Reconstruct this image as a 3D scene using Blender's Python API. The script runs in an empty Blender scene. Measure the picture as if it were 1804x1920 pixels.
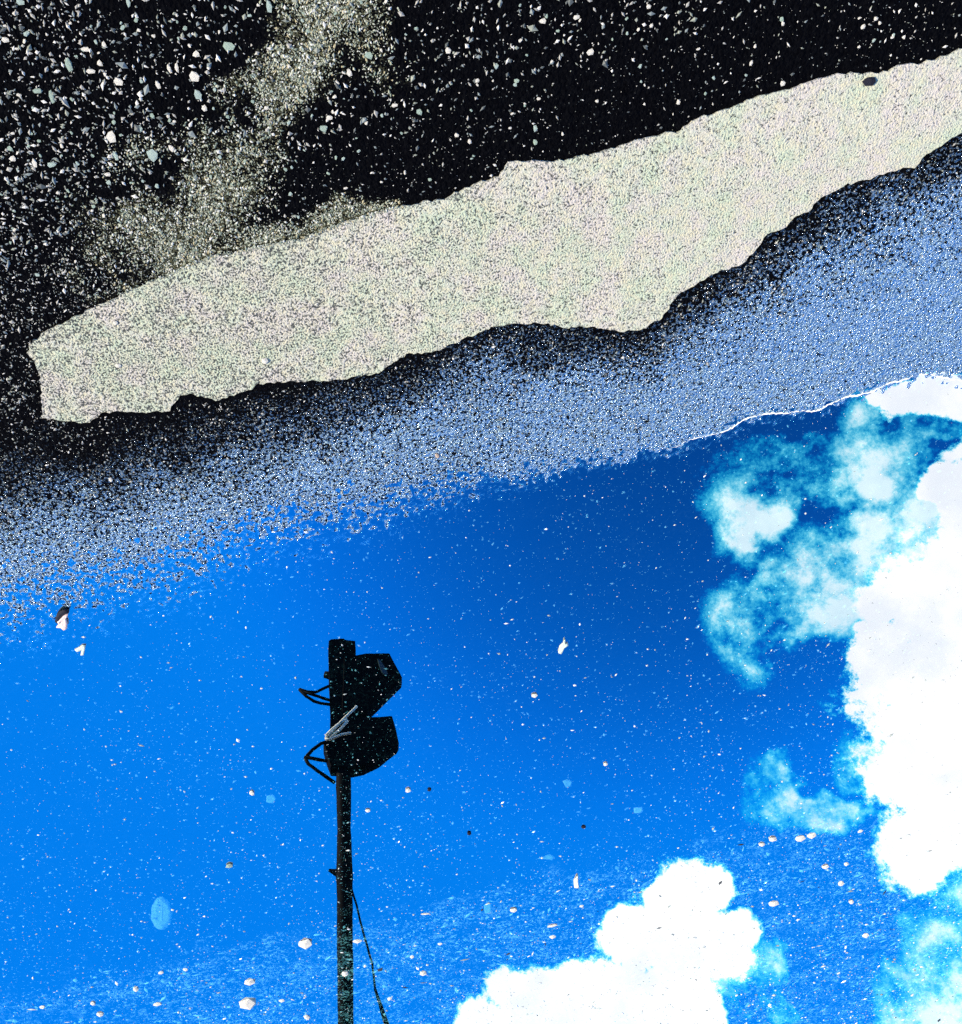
import bpy, math, random
import numpy as np
from mathutils import Vector, Matrix, geometry

scene = bpy.context.scene
COL = scene.collection
R = math.radians

# ------------------------------------------------------------------ camera
# Held 1.5 m over a wet road, tilted 52 degrees down and turned upside down
# (the near ground is at the top of the picture, the mirrored mast stands up).
CAM_H, PITCH, TILT, FOC = 1.5, R(52.0), R(11.2), 1809.0
PW, PH = 1804.0, 1920.0
_c, _s = math.cos(PITCH), math.sin(PITCH)
FWD = Vector((0, _c, -_s))
_g = Vector((0, -_s, -_c))
_sd = Vector((-1, 0, 0))
RIGHT = math.cos(TILT) * _sd - math.sin(TILT) * _g
UP = math.cos(TILT) * _g + math.sin(TILT) * _sd
cam = bpy.data.cameras.new('camera')
cam.sensor_fit = 'HORIZONTAL'
cam.sensor_width = 36.0
cam.lens = 36.0 * FOC / PW
cam.clip_start, cam.clip_end = 0.02, 5000
camo = bpy.data.objects.new('camera', cam)
camo.matrix_world = Matrix(((RIGHT.x, UP.x, -FWD.x, 0), (RIGHT.y, UP.y, -FWD.y, 0),
                            (RIGHT.z, UP.z, -FWD.z, CAM_H), (0, 0, 0, 1)))
COL.objects.link(camo)
scene.camera = camo

# ------------------------------------------------------------------ sun, exposure
SUN_EL = R(38)
SUN_AZ = Vector((0.975, -0.20, 0)).normalized()          # sun at the +X side
sun_dir = Vector((SUN_AZ.x * math.cos(SUN_EL), SUN_AZ.y * math.cos(SUN_EL), math.sin(SUN_EL)))
sl = bpy.data.lights.new('sun', 'SUN')
sl.energy = 4.2
sl.angle = R(0.5)
sl.color = (1.0, 0.90, 0.74)
so = bpy.data.objects.new('sun', sl)
so.rotation_euler = (-sun_dir).to_track_quat('-Z', 'Y').to_euler()
COL.objects.link(so)
vs = scene.view_settings
vs.view_transform = 'Standard'
vs.look = 'None'
vs.gamma = 1.0
vs.use_curve_mapping = False
vs.exposure = 1.5
scene.cycles.use_denoising = False
scene.cycles.max_bounces = 4
scene.cycles.diffuse_bounces = 1
scene.cycles.glossy_bounces = 3
scene.cycles.transparent_max_bounces = 8

# ------------------------------------------------------------------ projection helpers
def ray(px, py):
    return (RIGHT * ((px - PW / 2) / FOC) - UP * ((py - PH / 2) / FOC) + FWD).normalized()
def at(px, py, z=0.0):                                   # picture point -> point on the level z
    d = ray(px, py)
    t = (z - CAM_H) / d.z
    return Vector((d.x * t, d.y * t, z))
def skydir(px, py):                                      # direction seen in the water at a picture point
    d = ray(px, py)
    return Vector((d.x, d.y, -d.z))
def lerp_curve(pts, z=0.0):
    p = sorted([at(x, y, z)[:2] for x, y in pts])
    xs = np.array([a[0] for a in p]); ys = np.array([a[1] for a in p])
    return lambda x: np.interp(x, xs, ys)

# ------------------------------------------------------------------ small node helper
class NT:
    def __init__(self, tree):
        self.t = tree
    def n(self, typ, ins=None, **props):
        nd = self.t.nodes.new(typ)
        for k, v in props.items():
            setattr(nd, k, v)
        for k, v in (ins or {}).items():
            sock = nd.inputs[k]
            if isinstance(v, bpy.types.NodeSocket):
                self.t.links.new(v, sock)
            else:
                sock.default_value = v
        return nd
    def math(self, op, a, b=0.0, c=None, clamp=False):
        ins = {0: a, 1: b}
        if c is not None: ins[2] = c
        return self.n('ShaderNodeMath', ins, operation=op, use_clamp=clamp).outputs[0]
    def vec(self, op, a, b=(0, 0, 0)):
        nd = self.n('ShaderNodeVectorMath', {0: a, 1: b}, operation=op)
        return nd.outputs['Value'] if op in ('LENGTH', 'DOT_PRODUCT') else nd.outputs[0]
    def smooth(self, v, lo, hi, a=0.0, b=1.0):
        return self.n('ShaderNodeMapRange', {0: v, 1: lo, 2: hi, 3: a, 4: b}, interpolation_type='SMOOTHSTEP').outputs[0]
    def noise(self, vec, scale, detail=4.0, rough=0.55, dist=0.0):
        return self.n('ShaderNodeTexNoise', {'Vector': vec, 'Scale': scale, 'Detail': detail, 'Roughness': rough, 'Distortion': dist})
    def mix(self, f, a, b, blend='MIX'):
        nd = self.n('ShaderNodeMix', data_type='RGBA', blend_type=blend)
        for i, v in ((0, f), (6, a), (7, b)):
            if isinstance(v, bpy.types.NodeSocket): self.t.links.new(v, nd.inputs[i])
            else: nd.inputs[i].default_value = v
        return nd.outputs[2]

def C(r, g, b): return (r, g, b, 1.0)
def new_mat(name):
    m = bpy.data.materials.new(name)
    m.use_nodes = True
    m.node_tree.nodes.clear()
    return m, NT(m.node_tree)
def finish(nt, sh):
    nt.n('ShaderNodeOutputMaterial', {'Surface': sh})

# ------------------------------------------------------------------ world: blue sky with cumulus
SKY_STRENGTH = 0.15
CLOUD = 5.3
world = bpy.data.worlds.new('World')
scene.world = world
world.use_nodes = True
world.cycles.sampling_method = 'NONE'
world.node_tree.nodes.clear()
w = NT(world.node_tree)
sky = w.n('ShaderNodeTexSky', sky_type='NISHITA', sun_disc=False, sun_elevation=SUN_EL,
          sun_rotation=math.atan2(SUN_AZ.x, SUN_AZ.y), air_density=1.0, dust_density=0.9, ozone_density=4.0, altitude=300)
sk = w.n('ShaderNodeSeparateXYZ', {0: sky.outputs[0]})   # graded to the picture's deep, contrasty polarised blue
def grade(v, k, top, soft):
    return w.math('SMOOTH_MIN', w.math('MULTIPLY', w.math('POWER', v, 4.6), k), top, soft)
skyc = w.n('ShaderNodeCombineXYZ', {0: 0.003, 1: grade(sk.outputs[1], 0.225, 1.08, 0.6), 2: grade(sk.outputs[2], 0.0470, 4.45, 2.0)}).outputs[0]
dirv = w.n('ShaderNodeTexCoord').outputs['Generated']
sep = w.n('ShaderNodeSeparateXYZ', {0: dirv})
zc = w.math('MAXIMUM', sep.outputs[2], 0.04)
uv = w.n('ShaderNodeCombineXYZ', {0: w.math('DIVIDE', sep.outputs[0], zc), 1: w.math('DIVIDE', sep.outputs[1], zc), 2: 0.0}).outputs[0]

def uvp(px, py):
    d = skydir(px, py)
    return d.x / d.z, d.y / d.z
warp = w.noise(dirv, 5.0, 5, 0.6).outputs['Color']
warped = w.vec('ADD', uv, w.n('ShaderNodeVectorMath', {0: w.vec('SUBTRACT', warp, (0.5, 0.5, 0.5)), 'Scale': 0.11}, operation='SCALE').outputs[0])
warped2 = w.vec('ADD', uv, w.n('ShaderNodeVectorMath', {0: w.vec('SUBTRACT', warp, (0.5, 0.5, 0.5)), 'Scale': 0.30}, operation='SCALE').outputs[0])
def blob_uv(c, M, src=None):                                      # 1 - distance in the ellipse's own metric
    d = w.vec('SUBTRACT', warped if src is None else src, (c[0], c[1], 0))
    a = w.vec('DOT_PRODUCT', d, (M[0][0], M[0][1], 0))
    b = w.vec('DOT_PRODUCT', d, (M[1][0], M[1][1], 0))
    return w.math('SUBTRACT', 1.0, w.vec('LENGTH', w.n('ShaderNodeCombineXYZ', {0: a, 1: b, 2: 0.0}).outputs[0]))
def blob(px, py, rx, ry, src=None):
    c = np.array(uvp(px, py))
    J = np.array([np.array(uvp(px + 5, py)) - c, np.array(uvp(px, py + 5)) - c]).T / 5.0 @ np.diag([rx, ry])
    return blob_uv(c, np.linalg.inv(J), src)
def field(items, src=None, grow=1.0):
    f = None
    for it in items:
        b = blob(it[0], it[1], it[2] * grow, it[3] * grow, src)
        f = b if f is None else w.math('MAXIMUM', f, b)
    return f
DENSE = [(1790, 1130, 170, 150), (1790, 1320, 200, 170), (1745, 1440, 160, 120), (1750, 1560, 120, 110), (1715, 1615, 80, 75), (1880, 1400, 220, 330), (1810, 960, 80, 130),
         (1690, 748, 62, 34), (1760, 742, 72, 42), (1840, 755, 95, 45), (1645, 742, 34, 20), (1770, 905, 60, 40), (1735, 920, 40, 26), (1650, 1230, 70, 80), (1660, 1130, 70, 50),
         (1298, 1680, 82, 72), (1345, 1670, 50, 48), (1240, 1690, 45, 45), (1210, 1760, 95, 75), (1330, 1770, 105, 85), (1170, 1730, 50, 40), (1010, 1865, 110, 58), (1060, 1850, 60, 50), (940, 1860, 52, 50), (1150, 1880, 170, 90),
         (890, 1920, 60, 52), (1000, 1930, 150, 80), (1290, 1880, 85, 85), (1390, 1740, 45, 45), (1330, 1900, 45, 40), (1275, 1810, 70, 70)]
THIN = [(1610, 790, 55, 90), (1490, 885, 130, 60), (1400, 945, 70, 80), (1570, 870, 120, 60), (1660, 850, 60, 40), (1370, 1010, 40, 50), (1650, 1010, 110, 60), (1580, 1060, 70, 50),
        (1440, 1180, 70, 75), (1540, 1130, 100, 55), (1610, 1090, 70, 60), (1430, 1500, 60, 65), (1590, 1440, 34, 50), (1530, 1535, 70, 30),
        (1770, 1880, 120, 90), (1800, 1770, 100, 90), (1820, 1850, 120, 120), (1690, 1900, 60, 50), (1420, 1820, 70, 50), (1700, 800, 90, 35), (1440, 1880, 80, 45), (1700, 945, 50, 32)]
rng = random.Random(11)
far_d, far_t = [], []
def in_view(u, v):
    d = Vector((u, v, 1.0)).normalized(); d.z = -d.z
    k = d.dot(FWD)
    if k <= 0: return False
    x, y = PW / 2 + FOC * d.dot(RIGHT) / k, PH / 2 - FOC * d.dot(UP) / k
    return -800 < x < PW + 600 and 0 < y < PH + 800
while len(far_d) < 16:                                   # the same weather over the rest of the sky
    a, r0 = rng.uniform(0, 2 * math.pi), rng.uniform(0.3, 3.2)
    u, v = r0 * math.cos(a), r0 * math.sin(a)
    if in_view(u, v): continue
    rad = rng.uniform(0.12, 0.30) * (1 + 0.6 * r0)
    far_d.append(blob_uv((u, v), ((1 / rad, 0), (0, 1 / (rad * rng.uniform(0.6, 1))))))
fd = field(DENSE)
for b in far_d: fd = w.math('MAXIMUM', fd, b)
ft = field(THIN, warped2, 1.38)
n1 = w.math('SUBTRACT', w.noise(dirv, 34.0, 7, 0.74).outputs[0], 0.5)
n2 = w.math('SUBTRACT', w.math('ADD', w.math('MULTIPLY', w.noise(dirv, 20.0, 6, 0.72).outputs[0], 0.55), w.math('MULTIPLY', w.noise(dirv, 7.0, 3, 0.6).outputs[0], 0.45)), 0.5)
md = w.smooth(w.math('ADD', fd, w.math('MULTIPLY', n1, 1.5)), -0.04, 0.20)
mt = w.smooth(w.math('ADD', w.math('MINIMUM', w.math('MULTIPLY', ft, 1.7), 0.62), w.math('MULTIPLY', n2, 5.6)), 0.12, 1.15, 0.0, 0.9)
tex = w.smooth(w.noise(dirv, 9.0, 6, 0.62).outputs[0], 0.35, 0.65)
cloudc = w.mix(tex, C(CLOUD * 0.82, CLOUD * 0.88, CLOUD * 0.97), C(CLOUD * 1.1, CLOUD * 1.1, CLOUD * 1.1))
def thicken(base, m):                                    # thin cloud lets the blue through first, red last
    f = w.n('ShaderNodeCombineXYZ', {0: w.math('POWER', m, 3.0), 1: w.math('POWER', m, 0.95), 2: w.math('POWER', m, 0.65)}).outputs[0]
    return w.vec('ADD', base, w.vec('MULTIPLY', w.vec('SUBTRACT', cloudc, base), f))
c2 = thicken(thicken(skyc, mt), md)
bg = w.n('ShaderNodeBackground', {'Color': c2, 'Strength': SKY_STRENGTH})
w.n('ShaderNodeOutputWorld', {'Surface': bg.outputs[0]})

# ------------------------------------------------------------------ numeric noise for terrain and scattering
def vnoise(x, y, scale, seed=0):
    r = np.random.RandomState(seed).rand(257, 257)
    fx, fy = x * scale + 1000.0, y * scale + 1000.0
    ix, iy = np.floor(fx).astype(np.int64), np.floor(fy).astype(np.int64)
    tx, ty = fx - ix, fy - iy
    tx, ty = tx * tx * (3 - 2 * tx), ty * ty * (3 - 2 * ty)
    ix, iy = ix % 256, iy % 256
    a = r[ix, iy] * (1 - tx) + r[ix + 1, iy] * tx
    b = r[ix, iy + 1] * (1 - tx) + r[ix + 1, iy + 1] * tx
    return a * (1 - ty) + b * ty
def fbm(x, y, scale, seed=0, oct=4):
    v, amp, tot = 0.0, 1.0, 0.0
    for k in range(oct):
        v = v + amp * vnoise(x, y, scale * 2 ** k, seed + k); tot += amp; amp *= 0.5
    return v / tot
def sstep(x, a, b):
    t = np.clip((x - a) / (b - a), 0, 1)
    return t * t * (3 - 2 * t)

# ------------------------------------------------------------------ outlines on the ground
SHORE = [(-400, 1230), (-150, 1165), (0, 1125), (140, 1092), (300, 1060), (450, 1010), (600, 962), (760, 930), (900, 898), (1000, 878), (1150, 848),
         (1300, 820), (1420, 790), (1500, 768), (1570, 752), (1650, 728), (1720, 716), (1804, 718), (1950, 690), (2200, 640)]
LOW = [(1804, 244), (1769, 266), (1736, 289), (1713, 311), (1670, 318), (1630, 333), (1580, 346), (1537, 369), (1513, 396), (1490, 404), (1473, 424),
       (1437, 439), (1404, 479), (1384, 499), (1344, 509), (1270, 552), (1240, 595), (1205, 616), (1163, 620), (1120, 614), (1093, 610), (1058, 614),
       (1015, 604), (965, 606), (922, 614), (872, 635), (817, 659), (763, 666), (732, 684), (716, 699), (658, 711), (600, 717), (543, 717), (485, 723),
       (458, 738), (404, 752), (349, 740), (338, 744), (318, 771), (287, 775), (190, 775), (167, 796), (132, 793), (74, 787)]
TOP = [(78, 767), (74, 697), (52, 663), (58, 643), (78, 628), (128, 600), (194, 569), (250, 540), (320, 512), (390, 482), (480, 464), (560, 448),
       (620, 425), (690, 402), (755, 384), (833, 370), (872, 349), (934, 328), (952, 303), (988, 301), (1038, 299), (1066, 297), (1116, 285), (1182, 264),
       (1247, 246), (1267, 249), (1304, 221), (1327, 214), (1384, 193), (1417, 181), (1487, 163), (1553, 140), (1593, 135), (1646, 135), (1696, 118),
       (1719, 118), (1769, 103), (1796, 91), (1840, 75)]
FAR = [(-300, 1930), (0, 1880), (150, 1840), (300, 1795), (480, 1765), (650, 1738), (800, 1705), (1000, 1660), (1150, 1635), (1300, 1605), (1450, 1565), (1620, 1535),
       (1804, 1500), (2100, 1450)]
y_shore = lerp_curve(SHORE)
y_low = lerp_curve([(-300, 860), (0, 800)] + LOW + [(1950, 150), (2200, 60)])
y_far = lerp_curve(FAR)
def shore_dist(x, y):                                    # metres on the dry side (positive) of the waterline
    return (y_shore(x) - y) * 0.93
def ground_smooth(x, y):
    s = shore_dist(x, y) + (fbm(x, y, 9, 5, 3) - 0.5) * 0.05
    k = np.interp(x, [-1.0, -0.45, 0.1, 1.0], [0.075, 0.055, 0.020, 0.009])
    z = np.clip(s * k, -0.02, 0.012)
    return z + 0.004 * sstep(s, 0.25, 0.7)
def wetness(x, y):                                       # film of water left where the puddle drains
    s = shore_dist(x, y)
    wdt = np.maximum(y_shore(x) - y_low(x), 0.05) * 0.93
    t = 1 - s / wdt
    t = t + (fbm(x, y, 14, 40, 4) - 0.5) * 0.28
    left = np.interp(x, [0.0, 0.6], [0.0, 0.24])
    w0 = sstep(t - left, -0.34, 0.66)
    thin = 1 - np.interp(x, [-0.2, 0.5], [0.0, 0.10]) * sstep(-s, -0.10, 0.0)      # the film tears where the tarmac dips under
    return w0 * thin * np.interp(x, [-0.8, 0.0], [1.35, 1.0])

# ------------------------------------------------------------------ mesh helpers
def mesh_obj(name, verts, faces, mat=None, parent=None, smooth=False, loc=None):
    me = bpy.data.meshes.new(name)
    me.from_pydata([tuple(v) for v in verts], [], [tuple(f) for f in faces])
    me.update()
    if smooth: me.shade_smooth()
    if mat: me.materials.append(mat)
    o = bpy.data.objects.new(name, me)
    COL.objects.link(o)
    if parent is not None: o.parent = parent
    if loc is not None: o.location = loc
    return o
def big_mesh(name, V, F, mat, smooth=False):             # numpy arrays, faces all of one size
    me = bpy.data.meshes.new(name)
    k = F.shape[1]
    me.vertices.add(len(V)); me.loops.add(F.size); me.polygons.add(len(F))
    me.vertices.foreach_set('co', V.astype(np.float32).ravel())
    me.loops.foreach_set('vertex_index', F.astype(np.int32).ravel())
    me.polygons.foreach_set('loop_start', np.arange(0, F.size, k, dtype=np.int32))
    me.polygons.foreach_set('use_smooth', np.full(len(F), smooth))
    me.update(calc_edges=True)
    me.materials.append(mat)
    o = bpy.data.objects.new(name, me)
    COL.objects.link(o)
    return o
def tag(o, label=None, cat=None, group=None, kind=None):
    if label: o['label'] = label
    if cat: o['category'] = cat
    if group: o['group'] = group
    if kind: o['kind'] = kind
    return o

# ------------------------------------------------------------------ materials
def simple(name, col, rough=0.6, spec=0.3, var=0.0, scale=60.0, bump=0.0):
    m, n = new_mat(name)
    p = n.n('ShaderNodeBsdfPrincipled', {'Base Color': C(*col), 'Roughness': rough, 'Specular IOR Level': spec})
    co = n.n('ShaderNodeTexCoord').outputs['Object']
    tx = n.noise(co, scale, 4, 0.6).outputs[0]
    if var:
        lo, hi = C(*[c * (1 - var) for c in col]), C(*[min(1, c * (1 + var)) for c in col])
        n.t.links.new(n.mix(tx, lo, hi), p.inputs['Base Color'])
    if bump:
        b = n.n('ShaderNodeBump', {'Height': tx, 'Strength': bump, 'Distance': 0.004})
        n.t.links.new(b.outputs[0], p.inputs['Normal'])
    finish(n, p.outputs[0])
    return m

def asphalt_material():
    m, n = new_mat('wet_asphalt')
    pos = n.n('ShaderNodeNewGeometry').outputs['Position']
    wet = n.n('ShaderNodeAttribute', attribute_name='wet').outputs['Fac']
    dust = n.n('ShaderNodeAttribute', attribute_name='dust').outputs['Fac']
    fine = n.noise(pos, 330, 3, 0.6).outputs[0]
    mid = n.noise(pos, 130, 4, 0.6).outputs[0]
    vor = n.n('ShaderNodeTexVoronoi', {'Vector': pos, 'Scale': 190.0}, feature='F1')
    base = n.mix(n.smooth(mid, 0.35, 0.7), C(0.0004, 0.0004, 0.0008), C(0.0016, 0.0017, 0.0022))
    speck = n.smooth(fine, 0.70, 0.76)
    base = n.mix(n.math('MULTIPLY', speck, 0.5), base, C(0.16, 0.17, 0.16))
    grit = n.n('ShaderNodeAttribute', attribute_name='grit').outputs['Fac']
    gsp = n.smooth(n.math('ADD', n.noise(pos, 115, 4, 0.7).outputs[0], n.math('MULTIPLY', n.math('SUBTRACT', n.noise(pos, 22, 3, 0.6).outputs[0], 0.5), 0.5)), 0.52, 0.62)
    base = n.mix(n.math('MULTIPLY', grit, gsp), base, C(0.55, 0.54, 0.43))
    dm = n.math('MULTIPLY', n.smooth(n.math('ADD', fine, n.math('MULTIPLY', dust, 0.15)), 0.58, 0.70), n.smooth(dust, 0.02, 0.5, 0.0, 0.30))
    base = n.mix(dm, base, C(0.17, 0.17, 0.09))
    h = n.math('ADD', n.math('MULTIPLY', vor.outputs['Distance'], -0.9), n.math('MULTIPLY', fine, 1.2))
    bump = n.n('ShaderNodeBump', {'Height': h, 'Strength': 1.0, 'Distance': 0.0045})
    dif = n.n('ShaderNodeBsdfPrincipled', {'Base Color': base, 'Roughness': 0.85, 'Specular IOR Level': 0.02, 'Normal': bump.outputs[0]})
    fr = n.n('ShaderNodeFresnel', {'IOR': 4.4, 'Normal': bump.outputs[0]})
    gl1 = n.n('ShaderNodeBsdfGlossy', {'Color': C(0.80, 1, 1), 'Roughness': 0.06, 'Normal': bump.outputs[0]})
    gl2 = n.n('ShaderNodeBsdfGlossy', {'Color': C(0.80, 1, 1), 'Roughness': 0.34, 'Normal': bump.outputs[0]})
    gl = n.n('ShaderNodeMixShader', {0: 0.45, 1: gl1.outputs[0], 2: gl2.outputs[0]})
    # film breaks up into wet flecks before it closes
    grn = n.noise(pos, 210, 2, 0.6).outputs[0]
    br = n.smooth(n.math('ADD', n.math('MULTIPLY', wet, 0.8), n.math('MULTIPLY', n.math('SUBTRACT', grn, 0.5), 4.2)), 0.38, 0.72)
    fac = n.math('MULTIPLY', n.math('MULTIPLY', br, n.smooth(wet, 0.0, 0.9)), n.math('MULTIPLY', fr.outputs[0], n.smooth(n.n('ShaderNodeSeparateXYZ', {0: pos}).outputs[2], -0.0012, 0.0)))
    finish(n, n.n('ShaderNodeMixShader', {0: fac, 1: dif.outputs[0], 2: gl.outputs[0]}).outputs[0])
    return m

def water_material():
    m, n = new_mat('puddle_water')
    pos = n.n('ShaderNodeNewGeometry').outputs['Position']
    bump = n.n('ShaderNodeBump', {'Height': n.noise(pos, 5, 2, 0.5).outputs[0], 'Strength': 0.05, 'Distance': 0.002})
    lw = n.n('ShaderNodeLayerWeight', {'Blend': 0.5}).outputs['Facing']
    fr = n.math('ADD', 0.45, n.math('MULTIPLY', 0.55, n.math('POWER', lw, 5.0)))   # mirror share, the same from above and below
    gl = n.n('ShaderNodeBsdfGlossy', {'Color': C(1, 1, 1), 'Roughness': 0.0, 'Normal': bump.outputs[0]})
    tr = n.n('ShaderNodeBsdfTransparent', {'Color': C(0.50, 0.92, 1.0)})
    finish(n, n.n('ShaderNodeMixShader', {0: fr, 1: tr.outputs[0], 2: gl.outputs[0]}).outputs[0])
    return m

def paint_material():
    m, n = new_mat('worn_road_paint')
    pos = n.n('ShaderNodeNewGeometry').outputs['Position']
    wear = n.n('ShaderNodeAttribute', attribute_name='wear').outputs['Fac']
    big = n.noise(pos, 17, 5, 0.65)
    fine = n.noise(pos, 300, 2, 0.6).outputs[0]
    mid = n.noise(pos, 90, 4, 0.6).outputs[0]
    hue = n.mix(n.smooth(big.outputs[0], 0.35, 0.65), C(0.355, 0.315, 0.255), C(0.305, 0.335, 0.22))
    col = n.mix(n.smooth(mid, 0.4, 0.75), hue, C(0.345, 0.315, 0.20))
    th = n.math('SUBTRACT', 0.52, n.math('MULTIPLY', wear, 0.14))
    th = n.math('ADD', th, n.math('MULTIPLY', n.math('SUBTRACT', n.noise(pos, 26, 4, 0.65).outputs[0], 0.5), 0.12))
    pit = n.smooth(n.math('SUBTRACT', n.math('ADD', fine, n.math('MULTIPLY', n.math('SUBTRACT', mid, 0.5), 0.3)), th), -0.09, 0.09)
    col = n.mix(pit, C(0.035, 0.037, 0.03), col)
    bump = n.n('ShaderNodeBump', {'Height': fine, 'Strength': 1.0, 'Distance': 0.004})
    p = n.n('ShaderNodeBsdfPrincipled', {'Base Color': col, 'Roughness': 0.8, 'Specular IOR Level': 0.15, 'Normal': bump.outputs[0]})
    finish(n, p.outputs[0])
    return m

def grain_material(name, stops, rough=0.6):              # one colour per grain
    m, n = new_mat(name)
    rnd = n.n('ShaderNodeNewGeometry').outputs['Random Per Island']
    cr = n.n('ShaderNodeValToRGB', {0: rnd})
    cr.color_ramp.interpolation = 'CONSTANT'
    el = cr.color_ramp.elements
    while len(el) < len(stops): el.new(0.5)
    for e, (p, c) in zip(el, stops):
        e.position = p; e.color = C(*c)
    p = n.n('ShaderNodeBsdfPrincipled', {'Base Color': cr.outputs[0], 'Roughness': rough, 'Specular IOR Level': 0.3})
    finish(n, p.outputs[0])
    return m

M_ASPH, M_WATER, M_PAINT = asphalt_material(), water_material(), paint_material()
M_CHIP = grain_material('pale_chippings', [(0.0, (0.22, 0.205, 0.16)), (0.3, (0.42, 0.39, 0.31)), (0.48, (0.12, 0.135, 0.115)), (0.68, (0.16, 0.165, 0.115)), (0.82, (0.05, 0.055, 0.045))])
M_SAND = grain_material('sandy_grit', [(0.0, (0.19, 0.195, 0.12)), (0.3, (0.27, 0.27, 0.18)), (0.5, (0.11, 0.13, 0.085)), (0.74, (0.24, 0.20, 0.10)), (0.84, (0.40, 0.39, 0.30))])
M_FLOAT = grain_material('pale_floating_dust', [(0.0, (0.35, 0.36, 0.30)), (0.5, (0.55, 0.54, 0.46)), (0.75, (0.2, 0.22, 0.18))])
M_SILT = grain_material('washed_in_litter', [(0.0, (0.34, 0.36, 0.29)), (0.3, (0.62, 0.61, 0.50)), (0.5, (0.14, 0.16, 0.13)), (0.66, (0.012, 0.012, 0.01)), (0.86, (0.8, 0.77, 0.62))])
M_WHITE = simple('pale_stone', (0.46, 0.42, 0.32), 0.6, 0.3, 0.25, 160, 0.6)
M_BLUE = simple('blue_grey_stone', (0.23, 0.28, 0.22), 0.6, 0.3, 0.3, 160, 0.6)
M_GREENISH = simple('green_grey_stone', (0.20, 0.25, 0.18), 0.6, 0.3, 0.3, 160, 0.6)
M_BLACK = simple('black_stone', (0.008, 0.008, 0.012), 0.7, 0.1, 0.3, 160, 0.4)
M_BROWN = simple('brown_grit', (0.30, 0.22, 0.15), 0.7, 0.2, 0.3, 160, 0.5)
M_LEAF = simple('sodden_leaf', (0.30, 0.36, 0.22), 0.7, 0.2, 0.6, 110, 0.8)
M_SCRAP = simple('pale_scrap', (0.36, 0.40, 0.30), 0.7, 0.2, 0.3, 120, 0.6)
M_PINK = simple('pink_husk', (0.50, 0.36, 0.29), 0.6, 0.3, 0.3, 200, 0.6)
M_MENISCUS = simple('pale_meniscus_glint', (0.62, 0.60, 0.52), 0.7, 0.3, 0.3, 200, 0.6)  # bright sky glint along the waterline, put into the colour
M_MAST = simple('black_painted_steel', (0.0015, 0.0015, 0.002), 0.7, 0.02, 0.3, 12, 0.1)
M_LENS = simple('dark_lamp_glass', (0.02, 0.05, 0.045), 0.35, 0.4, 0.5, 14)
M_STRAP = simple('cream_painted_strap', (0.95, 0.88, 0.60), 0.6, 0.3, 0.15, 30)

# ------------------------------------------------------------------ road: one sheet, fine where it is seen, on to the horizon
def axis(a, b, step, reach):
    core = np.arange(a, b + step / 2, step)
    g, out, d = step, [], 0.0
    while d < reach:
        g *= 1.35; d += g; out.append(d)
    out = np.array(out)
    return np.concatenate([(a - out)[::-1], core, b + out])
corners = [at(*p) for p in ((0, 0), (PW, 0), (0, PH), (PW, PH))]
X0, X1 = min(c.x for c in corners) - 0.1, max(c.x for c in corners) + 0.1
Y0, Y1 = min(c.y for c in corners) - 0.1, max(c.y for c in corners) + 0.1
xs = axis(X0, X1, 0.0040, 1200)
_sy = y_shore(np.linspace(X0, X1, 50))
_ya, _yb = float(_sy.min()) - 0.12, float(_sy.max()) + 0.10
_ym = axis(_ya, _yb, 0.0034, 0.0)
ys = np.concatenate([np.arange(Y0, _ya - 0.004, 0.008), _ym, np.arange(_yb + 0.008, Y1, 0.008)])
_tail = np.cumsum(0.012 * 1.35 ** np.arange(34))
ys = np.concatenate([(ys[0] - _tail)[::-1], ys, ys[-1] + _tail])
GX, GY = np.meshgrid(xs, ys, indexing='ij')
def streak(x, y):                                        # sandy run-off trail across the tarmac
    pts = [at(*p) for p in ((640, -60), (605, 60), (535, 170), (480, 260), (430, 350), (370, 440), (320, 505))]
    wid = [0.09, 0.09, 0.055, 0.08, 0.10, 0.13, 0.14]
    best = np.full(np.shape(x), -9.0)
    segs = list(zip(pts[:-1], pts[1:], wid[:-1], wid[1:]))
    rim = [at(*p) for p in ((330, 495), (470, 452), (560, 432), (660, 398), (740, 376))]
    segs += list(zip(rim[:-1], rim[1:], [0.06, 0.045, 0.04, 0.035], [0.045, 0.04, 0.035, 0.015]))
    for (a, b, wa, wb) in segs:
        dx, dy = b.x - a.x, b.y - a.y
        t = np.clip(((x - a.x) * dx + (y - a.y) * dy) / (dx * dx + dy * dy), 0, 1)
        d = np.hypot(x - a.x - t * dx, y - a.y - t * dy) / (wa + (wb - wa) * t)
        best = np.maximum(best, 1 - d)
    return np.clip(best + (fbm(x, y, 16, 77, 4) - 0.5) * 1.9, 0, 1)
near = (GX > X0 - 0.5) & (GX < X1 + 0.5) & (GY > Y0 - 0.5) & (GY < Y1 + 0.5)
GZ = ground_smooth(GX, GY)
micro = (vnoise(GX, GY, 190, 3) - 0.5) * 0.0030 + (vnoise(GX, GY, 90, 4) - 0.5) * 0.0014
GZ = np.where(near, GZ + micro, GZ)
ni, nj = GX.shape
idx = np.arange(ni * nj).reshape(ni, nj)
F = np.stack([idx[:-1, :-1], idx[1:, :-1], idx[1:, 1:], idx[:-1, 1:]], -1).reshape(-1, 4)
road = big_mesh('road', np.stack([GX, GY, GZ], -1).reshape(-1, 3), F, M_ASPH, True)
tag(road, 'black wet tarmac road flecked with pale stone chippings', kind='structure')
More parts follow.
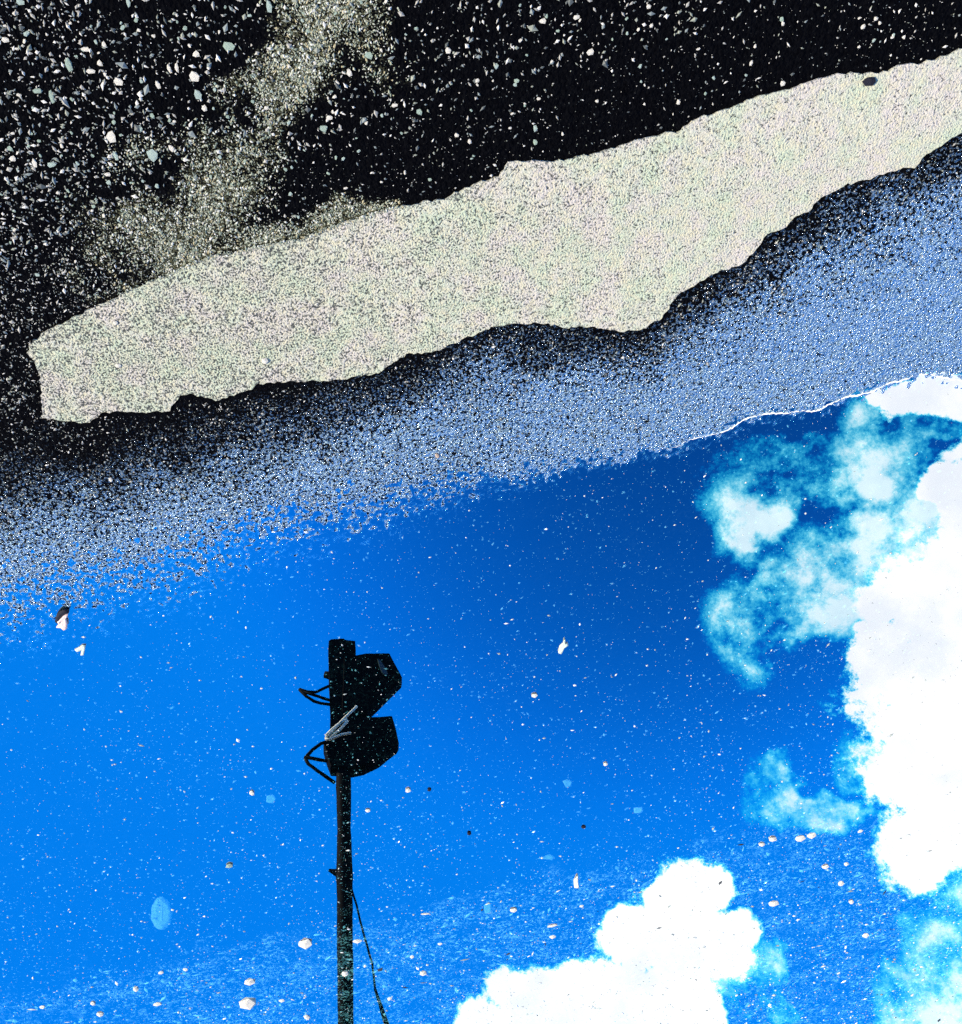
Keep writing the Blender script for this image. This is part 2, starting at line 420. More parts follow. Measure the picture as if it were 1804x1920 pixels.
for nm, val in (('wet', wetness(GX, GY)), ('dust', np.where(near, streak(GX, GY), 0)), ('grit', sstep(GY - y_far(GX) + (fbm(GX, GY, 12, 31, 4) - 0.5) * 0.30, -0.03, 0.07) * (0.35 + 0.65 * sstep(fbm(GX, GY, 8, 35, 3), 0.3, 0.6)) + 0.03 * fbm(GX, GY, 6, 36, 4) * (GY > y_shore(GX)))):
    at_ = road.data.attributes.new(nm, 'FLOAT', 'POINT')
    at_.data.foreach_set('value', val.astype(np.float32).ravel())

def gz(x, y):
    return float(ground_smooth(np.array([x]), np.array([y]))[0])

# ------------------------------------------------------------------ puddle
WX0, WX1, WY1 = X0 - 0.6, X1 + 0.6, Y1 + 0.8
wx = np.linspace(WX0, WX1, 60)
wv = [(x, float(y_shore(x)) - 0.10, 0.0) for x in wx] + [(x, WY1 - 0.15 * abs(math.sin(3 * x)), 0.0) for x in wx]
puddle = mesh_obj('puddle_water', wv, [(i, i + 1, 61 + i, 60 + i) for i in range(59)], M_WATER)
tag(puddle, 'still puddle mirroring blue sky, clouds and a floodlight mast', kind='structure')

sc_x = np.linspace(at(1250, 835).x, at(1880, 700).x, 170)
sc_pts = []
for x_ in sc_x:
    ya, yb = float(y_shore(x_)) - 0.08, float(y_shore(x_)) + 0.08
    for _ in range(18):
        ym = (ya + yb) / 2
        if ground_smooth(np.array([x_]), np.array([ym]))[0] > 0: ya = ym
        else: yb = ym
    sc_pts.append((x_, ym))
rsc = random.Random(3)
sv, sf = [], []
for i, (x_, y_) in enumerate(sc_pts):                    # low rim, its pale colour painting in the meniscus's bright reflection
    y_ += rsc.uniform(-0.0015, 0.0015)
    h_ = rsc.uniform(0.0008, 0.0021) * min(1.0, i / 60 + 0.15) * (0.35 if math.sin(i * 0.31) + math.sin(i * 0.83) > 1.1 else 1.0)
    for dy, dz in ((-1.3, -0.6), (-0.7, 0.6), (0.0, 1.0), (0.7, 0.6), (1.3, -0.6)):
        sv.append((x_, y_ + dy * h_, 0.0004 + dz * h_ * 0.6))
for i in range(len(sc_pts) - 1):
    for k in range(4): sf.append((i * 5 + k, i * 5 + k + 1, i * 5 + k + 6, i * 5 + k + 5))
meniscus_rim = mesh_obj('meniscus_glint_rim', sv, sf, M_MENISCUS, puddle, True)

# ------------------------------------------------------------------ worn road marking
def ragged(pts, amp, step=0.006, seed=1):
    r = random.Random(seed)
    out = []
    for a, b in zip(pts[:-1], pts[1:]):
        L = (b - a).length
        k = max(1, int(L / step))
        nrm = Vector((-(b - a).y, (b - a).x)).normalized() if L > 0 else Vector((0, 0))
        for i in range(k):
            out.append(a.lerp(b, i / k) + nrm * r.uniform(-amp, amp))
    return out
ring_px = [(2250, 40)] + LOW + TOP + [(2250, -50)]
ring = [at(x, y, 0.012).to_2d() for x, y in ring_px]
ring = ragged(ring + [ring[0]], 0.0024)
def inside(p, poly):
    c, j = False, len(poly) - 1
    for i in range(len(poly)):
        a, b = poly[i], poly[j]
        if (a.y > p[1]) != (b.y > p[1]) and p[0] < (b.x - a.x) * (p[1] - a.y) / (b.y - a.y) + a.x: c = not c
        j = i
    return c
rr = random.Random(4)
mnx, mxx = min(p.x for p in ring), max(p.x for p in ring)
mny, mxy = min(p.y for p in ring), max(p.y for p in ring)
pts2 = list(ring)
gxs = np.arange(mnx, mxx, 0.016)
for x in gxs:
    for y in np.arange(mny, mxy, 0.016):
        p = (x + rr.uniform(-.004, .004), y + rr.uniform(-.004, .004))
        if inside(p, ring): pts2.append(Vector(p))
nb = len(ring)
cv, ce, cf = geometry.delaunay_2d_cdt(pts2, [(i, (i + 1) % nb) for i in range(nb)], [list(range(nb))], 1, 1e-6)[:3]
cvx, cvy = np.array([v.x for v in cv]), np.array([v.y for v in cv])
cz = ground_smooth(cvx, cvy) + 0.0035 + (vnoise(cvx, cvy, 70, 9) - 0.5) * 0.0012
mv = [(x, y, z) for x, y, z in zip(cvx, cvy, cz)]
mf = [tuple(f) for f in cf]
from collections import Counter
ecount = Counter()
for f in mf:
    for a, b in zip(f, f[1:] + f[:1]): ecount[tuple(sorted((a, b)))] += 1
low_of = {}
for f in list(mf):                                       # the paint's own thickness at its broken edge
    for a, b in zip(f, f[1:] + f[:1]):
        if ecount[tuple(sorted((a, b)))] == 1:
            for v in (a, b):
                if v not in low_of:
                    low_of[v] = len(mv); mv.append((mv[v][0], mv[v][1], mv[v][2] - 0.006))
            mf.append((b, a, low_of[a], low_of[b]))
marking = mesh_obj('road_marking', mv, mf, M_PAINT)
tag(marking, 'worn cream white painted line with broken edges on black tarmac', 'road marking', kind='thing')
mvx = np.array([v[0] for v in mv])
atw = marking.data.attributes.new('wear', 'FLOAT', 'POINT')
atw.data.foreach_set('value', np.interp(mvx, [-0.75, -0.1, 0.3, 0.9], [1.15, 0.65, 0.4, 0.3]).astype(np.float32))

# ------------------------------------------------------------------ grains (things nobody could count)
OCT_V = np.array([(1, 0, 0), (-1, 0, 0), (0, 1, 0), (0, -1, 0), (0, 0, 1), (0, 0, -1)], float)
OCT_F = np.array([(0, 2, 4), (2, 1, 4), (1, 3, 4), (3, 0, 4), (2, 0, 5), (1, 2, 5), (3, 1, 5), (0, 3, 5)])
def grains(name, x, y, z, size, mat, seed, flat=0.6, stretch=0.5, parent=None):
    r = np.random.RandomState(seed)
    n = len(x)
    V = OCT_V[None] * (1 + r.uniform(-0.4, 0.4, (n, 6, 1)))
    sx = size * (1 + r.rand(n) * stretch)
    S = np.stack([sx, size * (1 - 0.4 * r.rand(n) * stretch), size * flat * (0.7 + 0.6 * r.rand(n))], -1)
    V = V * S[:, None, :]
    a = r.rand(n) * 2 * np.pi
    ca, sa = np.cos(a)[:, None], np.sin(a)[:, None]
    P = np.stack([V[..., 0] * ca - V[..., 1] * sa, V[..., 0] * sa + V[..., 1] * ca, V[..., 2]], -1)
    P += np.stack([x, y, z], -1)[:, None, :]
    Fc = (OCT_F[None] + (np.arange(n) * 6)[:, None, None]).reshape(-1, 3)
    o = big_mesh(name, P.reshape(-1, 3), Fc, mat)
    if parent is not None: o.parent = parent
    o['kind'] = 'stuff'
    return o
rs = np.random.RandomState(21)
def scatter(n, seed, box=None):
    r = np.random.RandomState(seed)
    if box is None: return r.uniform(X0, X1, n), r.uniform(Y0, Y1, n)
    q = [at(*p) for p in box]
    xa, xb, ya, yb = min(p.x for p in q), max(p.x for p in q), min(p.y for p in q), max(p.y for p in q)
    return r.uniform(xa, xb, n), r.uniform(ya, yb, n)
NEAR = ((-60, -60), (1864, -60), (-60, 1150), (1864, 740))
ring_x = [p.x for p in ring]; ring_y = [p.y for p in ring]
def y_top_curve():
    return lerp_curve([(-300, 900), (0, 780)] + TOP + [(2250, -50)], 0.012)
y_topc = y_top_curve()
def on_paint(x, y):
    return (y > y_topc(x) - 0.004) & (y < y_low(x) + 0.004) & (x < at(60, 650).x)

x, y = scatter(190000, 1, NEAR)                                 # chippings set in the tarmac
s = shore_dist(x, y)
near_t = y_topc(x) - y
dens = 0.62 * np.where(near_t > 0, 0.20 + 0.5 * np.exp(-near_t / 0.10) * sstep(x, 0.0, 0.7) + 0.35 * sstep(x, 0.1, 0.6), 0.55)
dens *= 0.45 + 1.1 * fbm(x, y, 7, 60, 3)
dens *= np.where(s < 0.02, 0.0, 1.0) * np.where((near_t < 0) & (x < 9), 1 - 0.75 * wetness(x, y), 1)
keep = (rs.rand(len(x)) < dens) & ~on_paint(x, y)
x, y = x[keep], y[keep]
sz = 0.0007 + 0.0018 * rs.rand(len(x)) ** 4 + 0.0016 * (rs.rand(len(x)) < 0.12) * rs.rand(len(x))
sz *= np.where(y_topc(x) - y > 0.12, 1.25, 0.8)
grains('stone_chippings', x, y, ground_smooth(x, y) + sz * 0.35, sz, M_CHIP, 2, 0.55, 0.9, road)

x, y = scatter(150000, 5, ((120, -60), (760, -60), (150, 640), (760, 400)))                                # sand of the run-off trail
keep = (rs.rand(len(x)) < streak(x, y) ** 1.3 * 0.55) & ~on_paint(x, y - 0.007) & (shore_dist(x, y) > 0.2)
x, y = x[keep], y[keep]
sz = 0.0007 + 0.0014 * rs.rand(len(x)) ** 3
grains('sand_trail', x, y, ground_smooth(x, y) + sz * 0.4 + np.where(on_paint(x, y), 0.0035, 0.0), sz, M_SAND, 6, 0.6, 0.8, road)

x, y = scatter(170000, 7)                                 # dust floating on the puddle
s = shore_dist(x, y)
dn = 0.5 * (0.3 + 1.4 * fbm(x, y, 5, 90, 3)) * sstep(-s, -0.01, 0.03)
keep = rs.rand(len(x)) < dn
x, y = x[keep], y[keep]
sz = (0.00055 + 0.0019 * rs.rand(len(x)) ** 9) * (0.6 + 0.5 * y)
o = grains('floating_dust', x, y, np.where(rs.rand(len(x)) < 0.12, 0.0004, -0.0014), sz, M_FLOAT, 8, 0.5, 0.8)
tag(o, 'fine pale dust specks floating all over the puddle', 'dust')

x, y = scatter(300000, 9)                                 # washed-in litter along the far side
b = y - y_far(x)
dn = sstep(b, -0.06, 0.12) * (0.15 + 0.9 * sstep(fbm(x, y, 9, 33, 4), 0.38, 0.66))
keep = rs.rand(len(x)) < dn * 0.8
x, y = x[keep], y[keep]
sz = 0.0016 + 0.0058 * rs.rand(len(x)) ** 7
o = grains('washed_in_litter', x, y, np.where(rs.rand(len(x)) < 0.02, 0.0003, -0.0015 - 0.004 * rs.rand(len(x))), sz, M_SILT, 10, 0.3, 1.6)
tag(o, 'pale grit and leaf litter washed into the shallow far side of the puddle', 'litter')

# ------------------------------------------------------------------ single stones
def stone_mesh(name, seed, mat, spike=0.25, flat=0.55):
    r = random.Random(seed)
    t = (1 + 5 ** 0.5) / 2
    vs_ = [(-1, t, 0), (1, t, 0), (-1, -t, 0), (1, -t, 0), (0, -1, t), (0, 1, t), (0, -1, -t), (0, 1, -t), (t, 0, -1), (t, 0, 1), (-t, 0, -1), (-t, 0, 1)]
    fs = [(0, 11, 5), (0, 5, 1), (0, 1, 7), (0, 7, 10), (0, 10, 11), (1, 5, 9), (5, 11, 4), (11, 10, 2), (10, 7, 6), (7, 1, 8),
          (3, 9, 4), (3, 4, 2), (3, 2, 6), (3, 6, 8), (3, 8, 9), (4, 9, 5), (2, 4, 11), (6, 2, 10), (8, 6, 7), (9, 8, 1)]
    v = []
    for p in vs_:
        q = Vector(p).normalized() * (1 + r.uniform(-spike, spike))
        v.append((q.x, q.y, q.z * flat))
    me = bpy.data.meshes.new(name)
    me.from_pydata(v, [], fs); me.update(); me.materials.append(mat)
    return me
CH = [stone_mesh('stone_chip', 100 + i, m, 0.35, 0.5) for i, m in enumerate([M_WHITE] * 3 + [M_GREENISH] + [M_BLUE] * 2 + [M_GREENISH] * 2)]
def put(name, me, px, py, wpx, hpx, rot=0.0, z=None, parent=None, zs=None):
    p = at(px, py, 0.012 if z is None else z)
    zz = gz(p.x, p.y) if z is None else z
    k = (p - Vector((0, 0, CAM_H))).length / FOC
    o = bpy.data.objects.new(name, me)
    COL.objects.link(o)
    o.location = (p.x, p.y, zz + 0.15 * min(wpx, hpx) * k)
    o.scale = (wpx * k / 2, hpx * k / 2, (zs if zs else min(wpx, hpx)) * k / 2)
    o.rotation_euler = (0, 0, math.pi + TILT * 0 + rot)
    if parent is not None: o.parent = parent
    return o
# chips in the tarmac that can be picked out one by one (px, py, width, height, kind)
BIG = [(210, 253, 20, 26, 0), (288, 290, 22, 24, 4), (366, 140, 20, 20, 1), (368, 100, 17, 14, 2), (430, 85, 24, 16, 3), (224, 150, 18, 15, 1), (505, 10, 12, 22, 5),
       (690, 103, 18, 14, 6), (332, 125, 9, 22, 2), (318, 126, 8, 20, 0), (297, 156, 9, 16, 1), (264, 240, 10, 14, 4), (218, 290, 9, 18, 5), (66, 303, 9, 18, 1),
       (98, 308, 18, 10, 4), (25, 295, 14, 12, 0), (20, 278, 10, 11, 6), (196, 82, 10, 14, 2), (188, 117, 12, 14, 2), (162, 90, 18, 10, 0), (172, 131, 18, 9, 1),
       (40, 2, 16, 10, 5), (242, 4, 8, 18, 4), (52, 62, 14, 8, 4), (12, 72, 14, 10, 1), (72, 168, 20, 10, 7), (130, 118, 14, 26, 7), (98, 178, 10, 26, 7),
       (372, 175, 16, 18, 5), (384, 200, 12, 14, 0), (286, 216, 9, 11, 6), (316, 216, 8, 10, 2), (322, 275, 10, 15, 1), (203, 325, 14, 9, 0), (500, 200, 10, 8, 1),
       (655, 134, 12, 16, 0), (632, 154, 10, 12, 1), (627, 180, 12, 8, 2), (605, 240, 16, 14, 6), (618, 218, 14, 10, 1), (840, 92, 12, 13, 1), (1106, 95, 17, 14, 0),
       (1080, 30, 14, 9, 1), (1016, 38, 18, 12, 2), (894, 149, 12, 9, 0), (968, 150, 11, 9, 3), (785, 209, 13, 13, 6), (930, 123, 10, 11, 4), (856, 251, 10, 9, 1),
       (1215, 10, 10, 9, 1), (1220, 46, 9, 9, 0), (1616, 48, 11, 10, 0), (1640, 33, 9, 8, 1), (1466, 154, 11, 11, 1), (1407, 116, 8, 12, 0), (1466, 42, 7, 9, 1),
       (1308, 90, 10, 6, 0), (1271, 189, 8, 11, 1), (1118, 188, 9, 8, 2), (740, 195, 14, 8, 1), (1003, 265, 9, 12, 3), (880, 263, 9, 12, 0), (1003, 240, 9, 14, 4)]
for q in BIG:
    put('stone_chip', CH[q[4]], q[0], q[1], q[2] * 0.78, q[3] * 0.78, random.Random(q[0]).uniform(-.3, .3), None, road, 7)
rp = random.Random(8)
cnt = 0
while cnt < 210:
    px, py = rp.uniform(0, PW), rp.uniform(0, 560)
    p = at(px, py, 0.012)
    if p.y > float(y_topc(p.x)) - 0.03: continue
    if px > 650 and rp.random() < 0.45: continue
    a = rp.uniform(4.5, 8); b_ = a * rp.uniform(0.5, 0.9)
    put('stone_chip', CH[rp.randrange(8)], px, py, a, b_, rp.uniform(0, 6.28), None, road, 5)
    cnt += 1

ST = [stone_mesh('pebble', 300 + i, M_WHITE, 0.16, 0.6) for i in range(4)]
def pebble(px, py, w_, h_, label, mat=None, group=None, z=0.0, rot=0.0, cat='pebble', name='pebble', seed=0):
    me = ST[seed % 4] if mat is None else stone_mesh(name, 400 + int(px), mat, 0.16, 0.6)
    return tag(put(name, me, px, py, w_, h_, rot, z), label, cat, group)
pebble(1002, 1303, 14, 11, 'oval white pebble alone in open blue water beside the mast reflection')
pebble(765, 1481, 11, 11, 'small round cream pebble in the water beside the reflected mast below the lamps', seed=1)
pebble(690, 1519, 10, 9, 'small pale pebble close to the reflected mast shaft', seed=2)
pebble(472, 1486, 9, 14, 'narrow upright white pebble in open water across the mast from the clouds', seed=3)
pebble(1135, 1432, 9, 9, 'tiny round white pebble in dark blue water between mast and clouds', seed=1)
pebble(430, 1622, 13, 11, 'small grey green pebble with a dark edge above the sunken leaf', M_GREENISH)
pebble(880, 1562, 9, 9, 'black grit speck floating in blue water beside the mast shaft', M_BLACK, cat='grit', name='grit_speck')
pebble(805, 1480, 8, 8, 'black grit speck next to the round cream pebble', M_BLACK, cat='grit', name='grit_speck')
pebble(1094, 1550, 9, 8, 'black grit speck near a square pale flake', M_BLACK, cat='grit', name='grit_speck')
p0 = at(1630, 152, 0.012)
pebble(1630, 152, 25, 16, 'flat black oval stone lying on the white painted line', M_BLACK, z=gz(p0.x, p0.y) + 0.004, rot=-0.15)
p0 = at(820, 853, 0.01)
pebble(820, 854, 9, 13, 'dark brown crumb on the wet speckled strip by the water', M_BROWN, z=gz(p0.x, p0.y), cat='crumb', name='crumb', rot=0.4)
p0 = at(208, 899, 0.01)
pebble(208, 899, 8, 11, 'small bright chip on the wet strip below the blunt end of the painted line', z=gz(p0.x, p0.y), name='stone_flake', cat='stone')
for (px, py, a, b_) in ((217, 605, 11, 9), (222, 685, 13, 9), (497, 676, 16, 14)):
    p0 = at(px, py, 0.012)
    pebble(px, py, a, b_, 'bright white chip stuck in the grey worn end of the painted line', z=gz(p0.x, p0.y) + 0.003, name='stone_flake', cat='stone', group='white chips on the painted line')
# stones among the litter
GRP = 'pale stones among the washed-in litter'
for i, (px, py, a, b_, z) in enumerate([(465, 1876, 34, 28, -.007), (468, 1838, 20, 18, -.002), (647, 1824, 13, 15, .001), (572, 1765, 26, 24, -.004), (670, 1762, 20, 12, -.001),
        (793, 1823, 13, 13, 0), (963, 1705, 14, 12, 0), (1035, 1754, 13, 11, -.001), (1090, 1697, 10, 8, 0), (1035, 1735, 20, 7, 0), (825, 1768, 10, 9, 0), (772, 1792, 8, 13, 0),
        (255, 1853, 10, 14, -.001), (302, 1822, 10, 9, 0), (348, 1816, 9, 12, 0), (174, 1880, 8, 10, 0), (80, 1886, 11, 9, 0), (295, 1881, 15, 10, 0), (188, 1900, 12, 12, -.001),
        (528, 1874, 11, 9, 0), (576, 1905, 11, 16, 0), (1448, 1572, 15, 12, 0), (1500, 1570, 20, 16, 0), (1520, 1564, 18, 15, -.001), (1428, 1582, 13, 10, 0), (1612, 1557, 10, 9, 0),
        (1450, 1692, 20, 15, 0), (1547, 1624, 13, 10, 0), (1586, 1618, 10, 10, 0), (1576, 1655, 11, 16, 0), (1596, 1690, 9, 13, 0), (1622, 1752, 12, 11, 0), (1148, 1660, 16, 6, 0),
        (797, 1713, 18, 5, 0), (684, 1809, 8, 16, -.001), (730, 1870, 9, 14, -.001)]):
    lab = {465: 'largest pale stone, rounded, half sunk in the gritty litter near the mast reflection', 647: 'white pebble lying over the black reflection of the mast shaft',
           1450: 'broad pale stone in the litter in the gap between the two big clouds', 572: 'wide flat sunken stone in the litter close beside the mast reflection',
           1500: 'twin white stone at the litter edge below a small wispy cloud'}.get(px, 'pale stone lying in the gritty litter of the shallow water')
    pebble(px, py, a, b_, lab, group=GRP, z=z - 0.0035 if i % 3 else z - 0.001, rot=rp.uniform(-.4, .4), seed=i)

# ------------------------------------------------------------------ leaf, husk and scraps
def flake(name, outline, px, py, mat, label, cat, z=0.0, curl=0.0, thick=0.0012, group=None, parent=None):
    c = at(px, py, z)
    pts = [at(px + dx, py + dy, z) - c for dx, dy in outline]
    rad = max(p.length for p in pts)
    v, f = [], []
    for p in pts: v.append((p.x, p.y, curl * (p.length / rad) ** 2 * rad))
    for p in pts: v.append((p.x * .55, p.y * .55, curl * 0.3 * rad))
    n_ = len(pts)
    v.append((0, 0, 0))
    top = len(v)
    for i in range(n_):
        j = (i + 1) % n_
        f += [(j, i, n_ + i, n_ + j), (n_ + j, n_ + i, 2 * n_)]
    v += [(a, b, c_ - thick) for a, b, c_ in v]
    f += [tuple(q + top for q in reversed(t)) for t in list(f)]
    for i in range(n_):
        j = (i + 1) % n_
        f.append((i, j, j + top, i + top))
    o = mesh_obj(name, v, f, mat, parent, True)
    if parent is None: o.location = c
    else: o.location = c - parent.location
    if label: tag(o, label, cat, group)
    return o
leaf_px = [(20 * math.sin(a) * (1 + .06 * math.sin(9 * a)) * (1 - 0.12 * math.cos(a)), -31 * math.cos(a)) for a in [i * 2 * math.pi / 28 for i in range(28)]]
leaf = flake('sunken_leaf', leaf_px, 303, 1711, M_LEAF, 'oval pale leaf lying sunken under clear blue water', 'leaf', -0.004, 0.03)
flake('midrib', [(-1, -28), (1.2, -28), (1.6, 0), (1.2, 29), (-1, 29), (-1.4, 0)], 303, 1711, M_SCRAP, None, None, -0.0032, 0.0, 0.0008, parent=leaf)

husk = bpy.data.objects.new('seed_husk', None); COL.objects.link(husk)
husk.location = at(117, 1160, 0.002)
tag(husk, 'curled seed husk with black back and pale pink inside floating on the puddle', 'husk')
sh = flake('shell', [(-14, 4), (-12, -4), (-7, -12), (2, -19), (10, -20), (13, -16), (10, -8), (2, -4), (-5, 2), (-10, 8)], 117, 1160, M_BLACK, None, None, 0.004, 0.25, 0.003, parent=husk)
flake('kernel', [(-7, 2), (2, -7), (11, -14), (10, -6), (6, -2), (9, 6), (9, 15), (3, 18), (-3, 14), (-11, 13), (-6, 9), (-10, 4)], 117, 1162, M_PINK, None, None, 0.006, 0.15, 0.004, parent=husk)
flake('leaf_scrap', [(-12, 0), (-6, -3), (2, -9), (9, -9), (7, 0), (5, 10), (-1, 10), (0, 2), (-8, 4)], 152, 1218, M_SCRAP, 'torn pale scrap shaped like an arrow floating beside the seed husk', 'scrap', 0.001, 0.1)
flake('leaf_scrap', [(-9, 11), (-6, 0), (0, -5), (2, -13), (4, -13), (3, -4), (9, -6), (10, -2), (2, 4), (-4, 13)], 1056, 1212, M_SCRAP, 'forked pale twig scrap afloat in open blue water between mast and clouds', 'scrap', 0.002, 0.15, 0.004)
flake('leaf_scrap', [(-13, -3), (-2, -14), (12, -4), (6, 4), (2, 14), (-8, 16), (-6, 4)], 325, 1313, M_LEAF, 'blurred pale leaf scrap sunk in the bright blue water', 'scrap', -0.007, 0.1)
flake('leaf_scrap', [(-9, -4), (8, -6), (9, 3), (4, 6), (-8, 6)], 1197, 1518, M_SCRAP, 'square pale blue flake sunk in dark water near the clouds', 'scrap', -0.003, 0.1)
flake('leaf_scrap', [(-9, -4), (0, -8), (9, -3), (8, 5), (-3, 8)], 1064, 1468, M_LEAF, 'dim roundish leaf flake sunk below the tiny round white pebble', 'scrap', -0.007, 0.1)
flake('leaf_scrap', [(-8, -5), (4, -9), (10, 0), (4, 9), (-9, 6)], 508, 1497, M_LEAF, 'dim leaf flake sunk beside the narrow upright white pebble', 'scrap', -0.008, 0.1)
flake('leaf_scrap', [(-3, 8), (-4, -4), (2, -14), (4, -14), (4, -2), (6, 9)], 1080, 1656, M_WHITE, 'upright white splinter standing out at the edge of the litter', 'scrap', 0.002, 0.1, 0.003)
flake('leaf_scrap', [(-5, 9), (-7, -6), (2, -12), (8, -8), (7, 8)], 914, 1703, M_SCRAP, 'greenish oblong leaf piece at the edge of the litter', 'scrap', -0.002, 0.1)
flake('leaf_scrap', [(-16, 2), (6, -6), (16, -2), (12, 5), (-6, 3)], 1024, 1607, M_LEAF, 'faint long leaf strip sunk just above the edge of the litter', 'scrap', -0.006, 0.1)

# ------------------------------------------------------------------ floodlight mast, seen only in the water
MAST_TOP = 6.2
_d = ray(642, 1206)
_hd = math.hypot(_d.x, _d.y)
MD = (MAST_TOP + CAM_H) / (-_d.z / _hd)                   # ground distance of the mast
MX, MY = _d.x / _hd * MD, _d.y / _hd * MD
AX = Vector((_d.x, _d.y, 0)).normalized()                # from the viewer to the mast
SX = Vector((AX.y, -AX.x, 0))                            # across
def on_mast(px, py, off=0.0):                            # point in the upright plane of the mast, off metres towards the viewer
    d = ray(px, py); d = Vector((d.x, d.y, -d.z))
    k = (MD - off) / (d.x * AX.x + d.y * AX.y)
    p = Vector((0, 0, -CAM_H)) + d * k
    return Vector((p.x, p.y, p.z)) - Vector((MX, MY, 0))
mast = bpy.data.objects.new('floodlight_mast', None); COL.objects.link(mast)
mast.location = (MX, MY, 0)
tag(mast, 'black floodlight mast with two angled lamps, mirrored upright in the puddle', 'mast')

def tube(pts, rad, seg=12):
    pts = [Vector(p) for p in pts]
    if not isinstance(rad, (list, tuple)): rad = [rad] * len(pts)
    v, f = [], []
    prev = None
    for i, p in enumerate(pts):
        t = (pts[min(i + 1, len(pts) - 1)] - pts[max(i - 1, 0)]).normalized()
        a = prev if prev is not None else (Vector((0, 0, 1)) if abs(t.z) < .9 else Vector((1, 0, 0)))
        a = (a - t * a.dot(t)).normalized(); prev = a
        b = t.cross(a)
        for k in range(seg):
            an = 2 * math.pi * k / seg
            v.append(p + (a * math.cos(an) + b * math.sin(an)) * rad[i])
    n_ = len(pts)
    for i in range(n_ - 1):
        for k in range(seg):
            k2 = (k + 1) % seg
            f.append((i * seg + k, i * seg + k2, (i + 1) * seg + k2, (i + 1) * seg + k))
    f.append(tuple(range(seg - 1, -1, -1))); f.append(tuple((n_ - 1) * seg + k for k in range(seg)))
    return v, f
def mast_r(py, wpx):                                     # radius that shows wpx wide at that row
    return (on_mast(642 + wpx / 2, py) - on_mast(642 - wpx / 2, py)).length / 2
rows = [(1440, 27), (1500, 28), (1560, 25.5), (1600, 28), (1625, 30), (1640, 31.5), (1655, 30.5), (1700, 30), (1800, 30), (1920, 29.5)]
sp, sr = [], []
for py, wd in rows:
    sp.append((0, 0, on_mast(642, py).z)); sr.append(mast_r(py, wd))
sp.append((0, 0, 0.02)); sr.append(sr[-1] * 1.15)
sp = [(0, 0, MAST_TOP - 0.5)] + sp; sr = [sr[0]] + sr
v, f = tube(sp, sr, 20)
mesh_obj('shaft', v, f, M_MAST, mast, True)
v, f = tube([(0, 0, 0.0), (0, 0, 0.03), (0, 0, 0.031), (0, 0, 0.16)], [0.22, 0.22, 0.12, 0.11], 20)
mesh_obj('base_plate', v, f, M_MAST, mast)
def prism(poly, off, depth):                             # outline with a real depth, bevelled on both faces
    pts = [on_mast(x, y) for x, y in poly]
    cen = sum(pts, Vector()) / len(pts)
    v, f = [], []
    n_ = len(pts)
    for dd, k in ((-depth / 2, .97), (-depth * .38, 1.0), (depth * .38, 1.0), (depth / 2, .97)):
        for p in pts: v.append(cen + (p - cen) * k - AX * (off + dd))
    for r_ in range(3):
        for i in range(n_):
            j = (i + 1) % n_
            f.append((r_ * n_ + i, r_ * n_ + j, (r_ + 1) * n_ + j, (r_ + 1) * n_ + i))
    f.append(tuple(range(n_ - 1, -1, -1))); f.append(tuple(3 * n_ + i for i in range(n_)))
    return v, f
v, f = prism([(617, 1208), (622, 1205), (645, 1204), (648, 1207), (666, 1209), (668, 1260), (670, 1345), (664, 1400), (660, 1448), (622, 1448), (619, 1400), (619, 1320), (617, 1276), (616, 1230)], 0, 0.14)
mesh_obj('control_box', v, f, M_MAST, mast)
v, f = tube([on_mast(642, 1640) + SX * 0 , on_mast(617, 1631)], [0.05, 0.012], 10)
mesh_obj('peg', v, f, M_MAST, mast)
v, f = tube([on_mast(625, 1267), on_mast(609, 1264)], [0.05, 0.035], 12)
mesh_obj('knob', v, f, M_MAST, mast, True)
up_lamp = [(645, 1240), (669, 1237), (686, 1234), (730, 1234), (742, 1256), (753, 1277), (752, 1282), (720, 1314), (689, 1343), (672, 1348), (640, 1345)]
lo_lamp = [(640, 1356), (669, 1354), (735, 1350), (742, 1374), (748, 1400), (745, 1406), (712, 1430), (681, 1445), (657, 1450), (620, 1447), (612, 1425), (606, 1405), (615, 1390)]
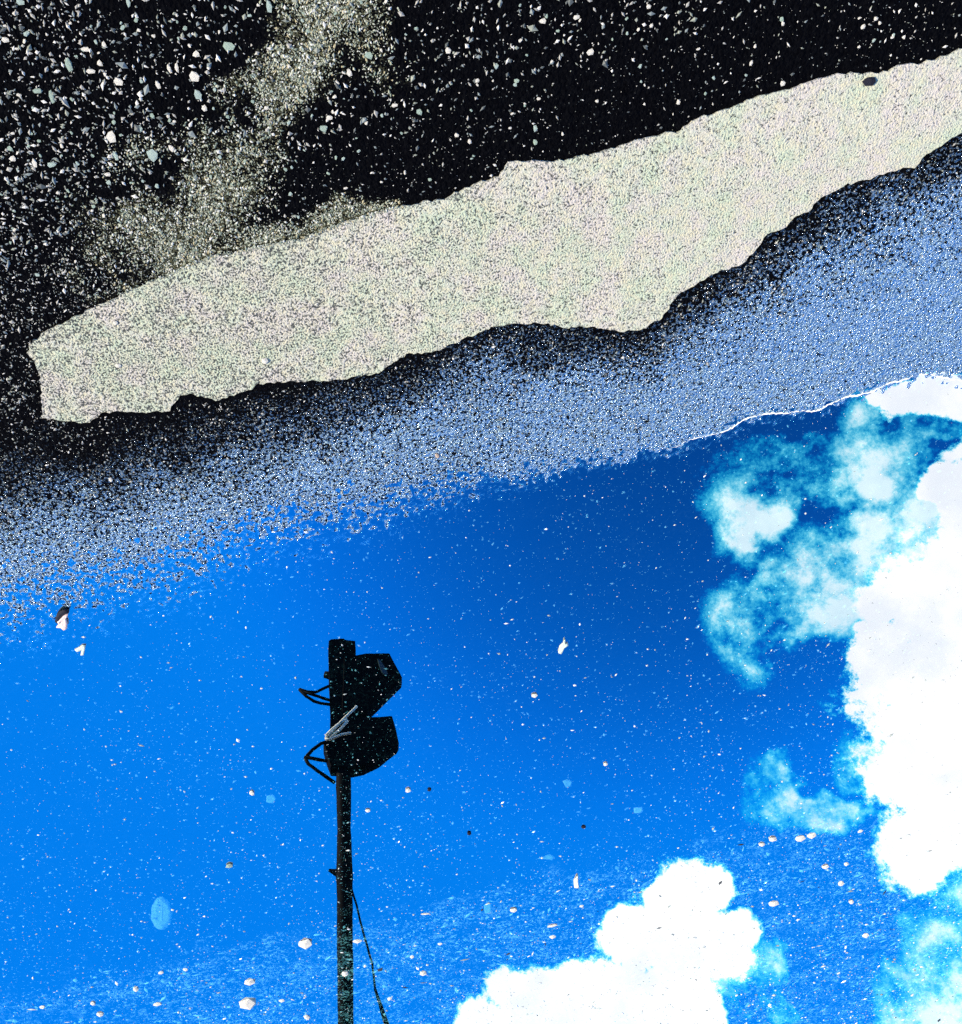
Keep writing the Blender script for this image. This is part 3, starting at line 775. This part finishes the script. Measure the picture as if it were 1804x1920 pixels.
v, f = prism(up_lamp, 0.0, 0.16)
lampA = mesh_obj('floodlight', v, f, M_MAST, mast)
v, f = prism(lo_lamp, 0.0, 0.16)
lampB = mesh_obj('floodlight', v, f, M_MAST, mast)
v, f = prism([(707, 1248), (712, 1250), (721, 1263), (727, 1276), (724, 1280), (716, 1274), (711, 1262)], 0.09, 0.03)
mesh_obj('lens', v, f, M_LENS, lampA)
def bars(parent, name, lines, rad, mat, off=0.12):
    for ln in lines:
        v, f = tube([on_mast(x, y, off) for x, y in ln], rad, 10)
        mesh_obj(name, v, f, mat, parent, True)
px1 = mast_r(1400, 1.0) * 2                               # metres per picture pixel at the lamps
bars(lampA, 'bracket_arm', [[(618, 1286), (607, 1291), (592, 1298), (575, 1297), (561, 1292)],
                            [(561, 1292), (574, 1306), (588, 1315), (602, 1319), (622, 1321)], [(568, 1297), (590, 1304), (620, 1313)]], 3.0 * px1, M_MAST)
bars(lampB, 'bracket_arm', [[(619, 1389), (602, 1394), (586, 1406), (572, 1421)], [(572, 1419), (590, 1422), (614, 1427)],
                            [(572, 1421), (578, 1432), (600, 1449), (628, 1467)]], 3.2 * px1, M_MAST)
bars(lampB, 'strap', [[(610, 1385), (632, 1362), (650, 1343), (669, 1324)], [(611, 1380), (622, 1369), (640, 1354), (651, 1349), (652, 1352), (640, 1366), (618, 1384)],
                      [(610, 1385), (617, 1387), (640, 1377), (658, 1374)]], 2.8 * px1, M_STRAP, 0.16)
wire = tube([on_mast(656, 1655), on_mast(668, 1695), on_mast(684, 1757), on_mast(698, 1808), on_mast(703, 1853)], 1.7 * px1, 8)
gw = mesh_obj('guy_wire', wire[0], wire[1], M_MAST, mast, True)
_a, _b = on_mast(703, 1855), on_mast(724, 1918)
end = _a + (_b - _a) * 5.2
v, f = tube([_a - (_b - _a) * 0.04, _a, _a.lerp(_b, .5), _b, end], [0.8 * px1, 2.0 * px1, 2.8 * px1, 4.0 * px1, 3.0 * px1], 8)
mesh_obj('guy_rod', v, f, M_MAST, mast, True)
